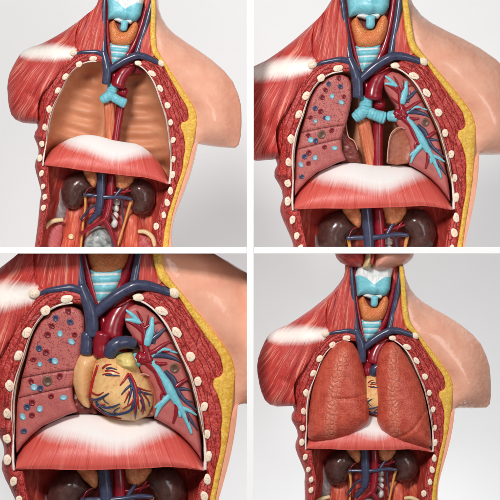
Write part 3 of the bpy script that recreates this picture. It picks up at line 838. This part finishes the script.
    def m_tr(P, D):
        t = (P[:, 1] - 48.5 + 0.055*(P[:, 0]-115))/7.2
        return 0.5 + 0.9*np.cos(2*math.pi*t)*1.0 - 0.62
    part('trachea', geo('tra', lambda: patch(trp, lambda P, D: -15 + 7.0*prof(np.minimum(D, 12)/12) + 0.5*np.cos(2*math.pi*(P[:, 1]-48.5+0.055*(P[:, 0]-115))/7.2+math.pi), 1.0, -22, None, m_tr)), 'cart')
    thp = N2((82,84),(92,68),(104,60),(116,76),(130,100),(148,114),(168,108),(180,90),(194,64),(208,50),(220,60),(227,80),(222,112),(214,142),(200,168),(170,179),(140,182),(108,180),(97,152),(87,112))
    part('thyroid_gland', geo('thy', lambda: pil(thp, -13.5, 8.5, 8, 0.8, 2, 1.2, -22)), 'thyroid')
    lxp = cat(U((100,TOP)), N4((160,118),(166,160),(170,212),(190,206),(212,200),(236,206),(262,202),(285,212),(302,206),(320,180),(326,122)), U((143,TOP)))
    uc = 121.0
    def h_lx(P, D):
        notch = np.clip((4 - P[:, 1])/12, 0, 1)
        return -12 + 11*prof(D/8) + 3.5*np.exp(-np.abs(P[:, 0]-uc)/9) - 3*notch*np.exp(-((P[:, 0]-uc)/8)**2)
    def m_lx(P, D):
        vtop = N4((160,120),(180,113),(210,125),(247,156),(270,137),(300,120),(330,124))
        yt = np.interp(P[:, 0], vtop[:, 0], vtop[:, 1])
        top = sstep(1.5, -1.0, P[:, 1]-yt)
        return np.clip(top, 0, 1)
    part('larynx', geo('lx', lambda: patch(lxp, h_lx, 1.2, -24, None, m_lx)), 'cart')
    crp = N2((100,62),(110,52),(128,48),(150,54),(172,50),(190,48),(196,58),(186,70),(170,66),(160,74),(138,72),(120,66))
    part('cricoid_membrane', geo('cric', lambda: pil(crp, -9, 5.5, 4, 0.6, 1, 0.9, -16)), 'white')
    tab = N2((132,62),(140,74),(140,102),(150,110),(166,108),(174,96),(174,72),(180,60),(160,54))
    part('cricoid_cartilage', geo('tab', lambda: pil(tab, -6.5, 4.5, 4, 0, 1, 0.9, -14)), 'cart')
    if k == 4:
        red = N4((64,-30),(70,15),(76,36),(95,58),(138,77),(188,80),(208,60),(212,15),(214,-30))
        def h_j(P, D): return -14 + 34*prof(D/17)
        part('jaw_muscle', patch(red, h_j, 1.4, -20, par(0.5)), 'chinred')
        bone = N4((205,-30),(203,15),(196,60),(190,84),(222,90),(240,62),(247,15),(248,-30))
        part('jaw_bone', patch(bone, lambda P, D: -6 + 26*prof(D/9), 1.2, -20), 'hipbone')
        chin = N4((242,-30),(240,15),(232,62),(236,84),(256,98),(290,98),(335,82),(392,65),(420,42),(432,15),(438,-30))
        part('chin', patch(chin, lambda P, D: -14 + 38*prof(D/20), 1.4, -20), 'chin')
        strip = N4((234,-30),(233,20),(230,60),(238,66),(244,40),(248,-30))
        part('lip_muscle', patch(strip, lambda P, D: 16 + 5*prof(D/3), 0.9, 2, par(1.5)), 'chinred')

MAT['hipm'] = m_fiber('hip_muscle_paint', (156,60,66), (190,92,94), (216,136,130), 0.6, 0.05)
MAT['fascia'] = m_simple('fascia_paint', (120,104,106), (160,144,144), 0.25, 4, 0.4, 0.4, 0.0015)

# ------------------------------------------------------------------ organs that lift out
DOTS_L3 = dict(
 dotred=[(212,50),(160,97),(147,125),(232,125),(142,180),(102,203),(185,255),(95,272),(98,338),(158,318),(97,378)],
 dotblue=[(172,73),(218,85),(120,168),(157,205),(82,352),(72,428),(124,293)],
 dotcyan=[(186,122),(222,147),(170,208),(122,218),(104,290),(197,322),(122,358),(68,383)])
lung_l_poly = cat(A2((340,297),(370,296),(395,308),(408,335),(409,390),(400,440),(388,490)), C2((375,20),(367,60),(370,100),(385,138),(350,150),(320,165),(270,188),(230,222),(200,255),(180,284),(177,240),(181,180),(184,130),(189,90),(196,65),(202,30)), A2((215,485),(227,435),(242,390),(264,348),(300,315)))
def hf_l(P): return hs(P)*0.9 - 4.5
def h_lung_l(P, D):
    h = hf_l(P) - 4.5 + 4.5*prof(D/4)
    for a in (L3((58,263),(120,250),(180,240),(232,234)), L3((48,325),(120,308),(180,295),(238,284))):
        h = h - 1.3*np.exp(-(dist_poly(P, a, False)/0.8)**2)
    return h
def build_sectioned_left(k, root):
    body = add('lung_section', geo('lsl', lambda: patch(lung_l_poly, h_lung_l, 1.3, -34, None, lambda P, D: 0.75*sstep(150, 118, P[:, 1])+0.12)), 'lungsec', root, k)
    for a in (L3((66,261),(120,250),(180,240),(230,234)), L3((57,323),(120,308),(180,295),(230,285))):
        add('lung_fissure', geo('fis%d' % a[0][1], lambda: tube(T3(a, lambda q: hf_l(q)-0.75, 0.42), 6)), 'fissure', root, k)
    rt = M2((-30,110),(8,140),(18,200),(26,255),(58,288),(78,330),(96,400),(-20,402),(-50,330))
    add('lung_root', geo('lroot', lambda: patch(rt, lambda P, D: -24 + 6*prof(D/7) + 2.5*(vnoise(P[:, 0]*0.4, P[:, 1]*0.4, 3)-0.5), 1.4, -38)), 'hilumdark', root, k)
    seam = M2((4,150),(10,205),(24,258),(54,280),(74,330))
    add('lung_seam', geo('lseam', lambda: tube(T3(seam, -17.4, 0.6), 8)), 'seam', root, k)
    for mt, L in DOTS_L3.items():
        for i, p in enumerate(L3(*L)):
            r = 2.5 + 0.3*(vnoise(np.array([i*1.7]), np.array([len(mt)*1.0]), 3)[0]-0.5)*2
            hh = hf_l(np.array([p]))[0]
            key = 'd%s%d' % (mt, i)
            add('vessel_opening', geo(key, lambda: lathe_dot(p, hh, r*(1.15 if i % 3 else 0.95), r*(0.9 if i % 2 else 1.1), 0.6*i)), mt, root, k)
    p = L3((147,270))[0]
    add('bronchus_opening', geo('dbrown1', lambda: lathe_dot(p, hf_l(np.array([p]))[0], 4.3, 4.7, 0.4)), 'dotbrown', root, k)

lung_r_poly = cat(B2((35,325),(45,296),(70,284),(100,292),(135,317),(163,350),(188,395),(210,440),(230,480)), D2((243,10),(257,50),(270,100),(283,160),(295,210),(303,260),(306,306),(290,281),(260,244),(225,210),(190,185),(155,165),(138,158),(141,130),(144,100),(136,58),(118,24),(96,6)), B2((88,494),(84,460),(88,425),(65,392),(42,358)))
def hf_r(P): return hs(P)*0.9 - 4.5
def h_lung_r(P, D):
    return hf_r(P) - 4.5 + 4.5*prof(D/4)
VR = dict(
 pulmonary_artery=('artery', [([(95,205),(90,180),(82,150),(78,105),(70,75)], [3.2,2.8,1.9,1.6,1.0]), ([(80,112),(55,88),(22,70)], [1.2,1.1,0.5]), ([(78,100),(68,60),(54,34)], [1.2,0.9,0.4]), ([(78,97),(105,82),(132,72)], [1.2,1.0,0.5]),
   ([(85,98),(92,70),(94,50)],[0.8,0.7,0.3]), ([(80,180),(110,175),(142,152),(168,138)], [2.4,2.0,1.4,0.6]), ([(62,196),(100,210),(128,214),(155,212)], [3.0,2.0,1.4,0.7]), ([(92,212),(118,240),(134,280),(152,318)], [2.2,1.8,1.6,1.0]),
   ([(186,290),(205,276),(224,263)], [1.5,1.5,0.8]), ([(172,325),(187,350),(186,378),(176,412)], [1.2,1.5,1.3,0.7]), ([(216,378),(222,396),(228,418)], [0.8,1.2,0.8]), ([(82,150),(62,140),(40,120)], [1.0,0.9,0.4]), ([(130,168),(150,172),(176,168)], [0.9,0.8,0.3]), ([(146,300),(136,322),(138,345)], [0.9,0.8,0.3]), ([(120,240),(140,250),(160,268)], [0.9,0.7,0.3])]),
 bronchial_tree=('cart', [([(92,195),(110,215),(132,245),(152,275),(170,310),(192,348),(215,390),(228,420),(238,448)], [2.6,2.4,2.6,2.9,3.2,2.6,1.8,1.4,0.8]), ([(170,312),(148,336),(132,356),(118,390)], [2.2,2.2,1.8,0.7]), ([(142,342),(128,350),(116,360)],[1.6,1.3,0.6]), ([(188,338),(194,362),(200,392)], [2.0,1.6,0.8]),
   ([(205,362),(228,370),(254,386)], [1.6,1.4,0.6]), ([(86,150),(94,122),(103,95),(108,58)], [2.8,3.2,2.4,1.0]), ([(76,78),(48,70),(18,66)], [1.2,1.6,0.9]), ([(66,76),(42,52),(20,34)], [1.4,1.4,0.7]), ([(96,192),(120,172),(152,166),(190,178)], [2.2,2.0,1.3,0.5])]),
 pulmonary_vein=('vein', [([(100,142),(112,128),(130,114),(150,94)], [1.6,1.8,1.5,0.6]), ([(112,186),(145,186),(175,194),(198,206)], [1.6,1.8,1.5,0.6]), ([(150,238),(178,268),(195,310),(220,342),(258,372)], [1.4,1.9,1.6,1.3,0.5]), ([(190,298),(210,298),(232,302)], [1.4,1.2,0.6]), ([(215,372),(236,405),(256,436)], [1.3,1.2,0.5]), ([(112,146),(116,128),(122,98)], [1.0,0.9,0.4]), ([(205,330),(226,338),(244,342)], [0.9,0.8,0.3])]))
def build_sectioned_right(k, root):
    add('lung_section', geo('lsr', lambda: patch(lung_r_poly, h_lung_r, 1.4, -34)), 'lungsec2', root, k)
    cp = M2((345,226),(330,210),(306,204),(272,226),(252,262),(242,330),(236,402),(290,414),(360,404),(378,350),(380,300),(366,255))
    add('cardiac_impression', geo('cimp', lambda: patch(cp, lambda P, D: hf_r(P) - 4.5 + 3.0*prof(D/2.0) - 4.0*prof(D/14), 1.3, -30)), 'hilum', root, k)
    seam = M2((236,400),(240,330),(250,262),(270,226),(304,206),(332,214))
    add('lung_seam', geo('rseam', lambda: tube(T3(seam, hf_r(seam)+0.8, 0.6), 8)), 'seam', root, k)
    add('hilum', geo('hil', lambda: ball((*R3((72,192))[0], hf_r(R3((72,192)))[0]+0.5), (5.5,4.6,3.4), 0.3, 16, 10, 0.3, 4)), 'artery', root, k)
    st = M2((250,143),(272,143),(292,147))
    add('bronchus_stub', geo('bst', lambda: tube(T3(st, [-11,-9,-8], [5.6,5.6,5.6]), 16)), 'cart', root, k)
    dz = dict(pulmonary_artery=0.9, bronchial_tree=0.4, pulmonary_vein=0.1)
    for nm, (mt, brs) in VR.items():
        for i, (pts, rr) in enumerate(brs):
            add(nm, geo('vr%s%d' % (nm, i), lambda: tube(T3(R3(*pts), lambda q: hf_r(q)+dz[nm], np.array(rr)*1.28), 10, 6, flat=0.8)), mt, root, k)
    p = R3((180,228))[0]
    add('bronchus_opening', geo('dbrown2', lambda: lathe_dot(p, hf_r(np.array([p]))[0], 4.2, 4.4)), 'dotbrown', root, k)

heart_poly = H3((150,205),(170,184),(205,180),(240,186),(300,176),(322,222),(335,262),(366,300),(386,350),(386,400),(362,445),(312,466),(250,463),(190,441),(142,406),(118,360),(128,290),(138,235))
heart_o = resample(heart_poly, 2, True, 2)
def hh_(P): return -12 + 23*prof(np.where(inside(P, heart_o), dist_poly(P, heart_o), 0)/19) - 3*sstep(112, 96, P[:, 1])
def build_heart(k, root, dz=0.0):
    def add(name, g, mat, root, k):
        if dz: g = G(g.V + np.array([0, 0, dz]), g.F, g.fib, g.m)
        return globals()['add'](name, g, mat, root, k)
    add('heart_body', geo('hv', lambda: patch(heart_poly, lambda P, D: -12 + 23*prof(D/19) - 3*sstep(112, 96, P[:, 1]) + 0.8*(vnoise(P[:, 0]*0.2, P[:, 1]*0.2, 8)-0.5), 1.2, -22, fan(170,60,60), None, 2, relax=8)), 'heart', root, k)
    at = H3((88,178),(160,180),(166,195),(148,228),(134,268),(126,315),(119,360),(124,400),(120,414),(92,404),(66,370),(50,310),(50,250),(64,206))
    add('atrium', geo('hat', lambda: patch(at, lambda P, D: -12 + 15*prof(D/15) - 1.5*np.exp(-((P[:, 1]-150)/14)**2), 1.3, -22, None, None, 2, relax=12)), 'atrium', root, k)
    au = H3((232,196),(246,184),(270,178),(300,178),(316,210),(322,246),(300,262),(278,254),(262,258),(248,240),(232,222))
    add('auricle', geo('hau', lambda: patch(au, lambda P, D: 0 + 11*prof(D/6) + 3*(vnoise(P[:, 0]*0.35, P[:, 1]*0.35, 6)-0.5), 1.0, -10, None, None, 2)), 'auricle', root, k)
    add('vena_cava_stub', geo('hs1', lambda: tube(T3(H3((112,98),(110,135),(108,180)), -4, [4.6,4.7,4.9]), 16)), 'vein', root, k)
    add('aorta_stub', geo('hs2', lambda: tube(T3(H3((176,100),(172,140),(172,192)), -5, [7.5,7.2,7.0]), 18)), 'artery', root, k)
    add('pulmonary_trunk', geo('hs3', lambda: tube(T3(H3((206,190),(218,160),(242,140),(275,134),(306,140)), [0,1.5,2,0,-4], [4.8,5.6,5.8,5.2,4.6]), 18)), 'vein', root, k)
    ra = [([(158,230),(142,280),(130,330),(128,372),(150,408),(195,438),(255,456)], [1.0,1.2,1.3,1.2,1.1,0.9,0.5]), ([(288,264),(270,290),(252,312)], [1.1,0.9,0.4]), ([(290,266),(312,305),(322,350),(330,410)], [1.4,1.3,1.1,0.5]),
          ([(178,242),(195,228),(216,224)], [0.7,0.7,0.3]), ([(190,252),(215,250),(250,262)], [0.6,0.6,0.3]), ([(322,362),(316,400),(312,436)], [0.9,0.8,0.4]), ([(292,335),(282,360),(270,384)], [0.7,0.6,0.3]), ([(322,330),(345,345),(376,390)],[0.7,0.7,0.3]), ([(180,268),(200,262),(220,264)],[0.5,0.5,0.3]), ([(318,318),(350,332),(378,340)],[0.8,0.7,0.3]), ([(318,345),(300,385),(262,410)],[0.8,0.7,0.3]), ([(150,408),(172,396),(190,392)],[0.7,0.6,0.3]), ([(134,345),(160,352),(184,340)],[0.7,0.6,0.3]), ([(336,352),(350,400),(346,438)],[0.7,0.6,0.3])]
    ve = [([(118,372),(150,374),(178,362),(206,344)], [1.0,1.2,1.0,0.5]), ([(150,384),(185,405),(220,402),(252,388)], [0.9,1.1,0.9,0.4]), ([(150,392),(185,425),(225,436),(290,420),(310,385),(312,345),(302,310),(288,278)], [0.8,1.0,1.2,1.2,1.3,1.2,1.2,0.8]), ([(304,305),(280,325),(258,350)], [1.0,0.9,0.4]),
          ([(318,318),(340,340),(362,348),(384,356)], [1.0,1.0,0.9,0.5]), ([(330,340),(346,375),(356,420)], [0.9,0.9,0.4]), ([(336,372),(345,395),(340,425)],[0.7,0.6,0.3]), ([(195,242),(215,240),(238,246)], [0.7,0.7,0.4]), ([(192,270),(222,270),(252,272)], [0.5,0.6,0.3]), ([(300,318),(296,350),(284,392)], [0.8,0.8,0.3]), ([(352,352),(368,376),(374,404)], [0.7,0.6,0.3]), ([(222,432),(232,415),(250,404)], [0.7,0.6,0.3]), ([(180,364),(190,380),(204,388)], [0.6,0.5,0.3]), ([(312,372),(318,410),(314,455)], [1.0,0.9,0.5])]
    def surf(brs, d):
        out = []
        for pts, rr in brs:
            L = H3(*pts); n = max(4, len(L)*3)
            c = catmull(np.c_[L, np.array(rr)*1.05], 4)
            out.append(tube(np.c_[c[:, :2], hh_(c[:, :2])+d, c[:, 2]], 8, 2))
        return out
    for g in geo('hca', lambda: surf(ra, 0.5)): add('coronary_artery', g, 'redpaint', root, k)
    for g in geo('hcv', lambda: surf(ve, 0.35)): add('cardiac_vein', g, 'bluepaint', root, k)

def build_whole_lung(side, k, root):
    if side == 'l':
        poly = LL4((172,76),(205,90),(226,120),(240,165),(252,220),(259,290),(266,340),(267,380),(262,398),(235,420),(190,445),(140,460),(90,466),(45,466),(30,455),(29,420),(35,350),(45,280),(60,220),(85,160),(115,115),(145,86))
        fis = [LL4((126,300),(155,302),(185,303),(220,295),(258,286))]
        chain = LL4((166,128),(150,170),(142,210),(130,260),(122,320),(118,370),(114,445)); key = 'wl'
    else:
        poly = LR4((58,165),(66,125),(80,97),(98,80),(120,77),(145,97),(170,132),(193,175),(212,215),(231,270),(244,330),(254,400),(258,452),(240,458),(190,448),(150,438),(110,420),(76,394),(62,364),(60,300),(55,220))
        fis = [LR4((246,305),(220,345),(190,385),(160,408),(125,420))]
        chain = LR4((122,110),(114,160),(118,220),(112,280),(118,340),(124,410)); key = 'wr'
    def hl(P, D):
        h = hs(P)*0.6 - 5.5 + 25*prof(D/29)
        for a in fis: h = h - 2.8*np.exp(-(dist_poly(P, a, False)/1.2)**2)
        h += 1.0*np.exp(-(dist_poly(P, chain, False)/5)**2)
        return h + 0.6*(vnoise(P[:, 0]*0.15, P[:, 1]*0.15, 3)-0.5)
    add('lung_body', geo(key, lambda: patch(poly, hl, 1.3, lambda P: np.minimum(-14, h_diaph(P)-2), None, lambda P, D: np.exp(-(dist_poly(P, chain, False)/8)**2), 2, relax=2)), 'lung', root, k)

# ------------------------------------------------------------------ the display
def box(name, lo, hi, mat, parent=None, bev=0.0008):
    bm = bmesh.new()
    bmesh.ops.create_cube(bm, size=1.0)
    for v in bm.verts:
        v.co = Vector([lo[i] + (v.co[i]+0.5)*(hi[i]-lo[i]) for i in range(3)])
    if bev: bmesh.ops.bevel(bm, geom=bm.edges[:], offset=bev, segments=2, affect='EDGES')
    me = bpy.data.meshes.new(name); bm.to_mesh(me); bm.free(); me.materials.append(MAT[mat])
    o = bpy.data.objects.new(name, me); COL.objects.link(o)
    if parent: o.parent = parent
    return o

PX = lambda x: (x-250)*K
PZ = lambda y: (250-y)*K
WALL_Y = 1.15
DEEP = 0.24
bk = box('backdrop', (-2.4, WALL_Y, -1.9), (2.4, WALL_Y+0.03, 1.9), 'bg'); bk['kind'] = 'structure'
dv = thing('display_divider', 'white cross shaped divider standing between the four torso models', 'divider', None, (0,0,0))
box('upright_panel', (PX(247), 0, -0.62), (PX(253.7), DEEP, 0.62), 'board', dv)
box('shelf_panel', (-0.7, 0.0, PZ(253.55)), (PX(247)-0.0004, DEEP, PZ(247.1)), 'board', dv)
box('shelf_panel', (PX(253.7)+0.0004, 0.0, PZ(253.55)), (0.7, DEEP, PZ(247.1)), 'board', dv)

TG = 'opened anatomical torso models in the display'
LG = 'cut open lungs lying in the torso models'
spots = {1: (98,247), 2: (375,247), 3: (110,520), 4: (372,520)}
labels = {
 1: 'opened torso model with empty brown chest cavities, holding neither lungs nor heart',
 2: 'opened torso model with cut pink lungs around a bare blue windpipe fork, no heart',
 3: 'opened torso model with a tan heart between cut pink lungs',
 4: 'opened torso model with whole red lungs and a chin above its neck'}
roots = {}
for k in (1, 2, 3, 4):
    px, py = spots[k]
    roots[k] = thing('anatomical_torso', labels[k], 'torso model', TG, ((px-250)*K*F, Y0+0.05, (250-py)*K*F))
    build_torso(k, roots[k])
def organ(name, label, cat_, group, k, c):
    w = to_world(k, np.array([[c[0], c[1], -20.0]]))[0]
    return thing(name, label, cat_, group, tuple(w))
for k, where in ((2, 'beside the bare blue windpipe fork'), (3, 'beside the tan heart')):
    r = organ('sectioned_lung', 'speckled pink cut lung with round vessel holes ' + where, 'lung', LG, k, (70,190)); build_sectioned_left(k, r)
    r = organ('sectioned_lung', 'plain pink cut lung with branching blue and red vessels ' + where, 'lung', LG, k, (180,190)); build_sectioned_right(k, r)
r = organ('heart', 'tan heart with red and blue vessels between two cut pink lungs', 'heart', 'hearts in the torso models', 3, (120,165)); build_heart(3, r)
r = organ('heart', 'tan heart mostly hidden behind two whole red lungs', 'heart', 'hearts in the torso models', 4, (120,165)); build_heart(4, r, -8.5)
r = organ('whole_lung', 'whole red lung on the muscled side, below the white shoulder tendon', 'lung', 'whole red lungs', 4, (70,190)); build_whole_lung('l', 4, r)
r = organ('whole_lung', 'whole red lung on the skin covered side, beside the yellow fat edge', 'lung', 'whole red lungs', 4, (180,190)); build_whole_lung('r', 4, r)

# ------------------------------------------------------------------ light, world, camera
w = bpy.data.worlds.new("World"); sc.world = w; w.use_nodes = True
bgn = w.node_tree.nodes.get('Background') or w.node_tree.nodes.new('ShaderNodeBackground')
bgn.inputs[0].default_value = (0.98, 0.99, 1.0, 1); bgn.inputs[1].default_value = 0.19
def area(name, loc, target, size, power, col=(1,1,1), sy=None):
    l = bpy.data.lights.new(name, 'AREA'); l.energy = power; l.color = col
    l.size = size
    if sy: l.shape = 'RECTANGLE'; l.size_y = sy
    o = bpy.data.objects.new(name, l); COL.objects.link(o); o.location = loc
    o.rotation_euler = (Vector(target)-Vector(loc)).to_track_quat('-Z', 'Y').to_euler()
    return o
area('softbox_light', (-0.9, -2.9, 1.45), (0, 0.1, 0), 0.62, 94, (1.0, 0.985, 0.965))
area('fill_light', (1.9, -3.0, 0.4), (0, 0.1, 0), 1.4, 26, (0.98, 0.99, 1.0))
area('backdrop_light', (0.2, 0.62, -2.2), (0.2, WALL_Y, -0.02), 1.8, 16.5, (0.98,0.99,1), 0.4).data.spread = math.radians(62)
area('backdrop_light', (0, 0.62, 2.2), (0, WALL_Y, 0.2), 1.8, 1.6, (0.98,0.99,1), 0.4).data.spread = math.radians(62)

cam = bpy.data.cameras.new('Camera'); co = bpy.data.objects.new('Camera', cam); COL.objects.link(co)
co.location = (0, -CAM_D, 0); co.rotation_euler = (math.radians(90), 0, 0)
cam.sensor_width = 36; cam.lens = 36*CAM_D/(500*K); cam.clip_end = 50; cam.clip_start = 0.1
sc.camera = co
sc.view_settings.view_transform = 'Standard'; sc.view_settings.look = 'None'
sc.view_settings.exposure = 0; sc.view_settings.gamma = 1
sc.render.engine = 'CYCLES'
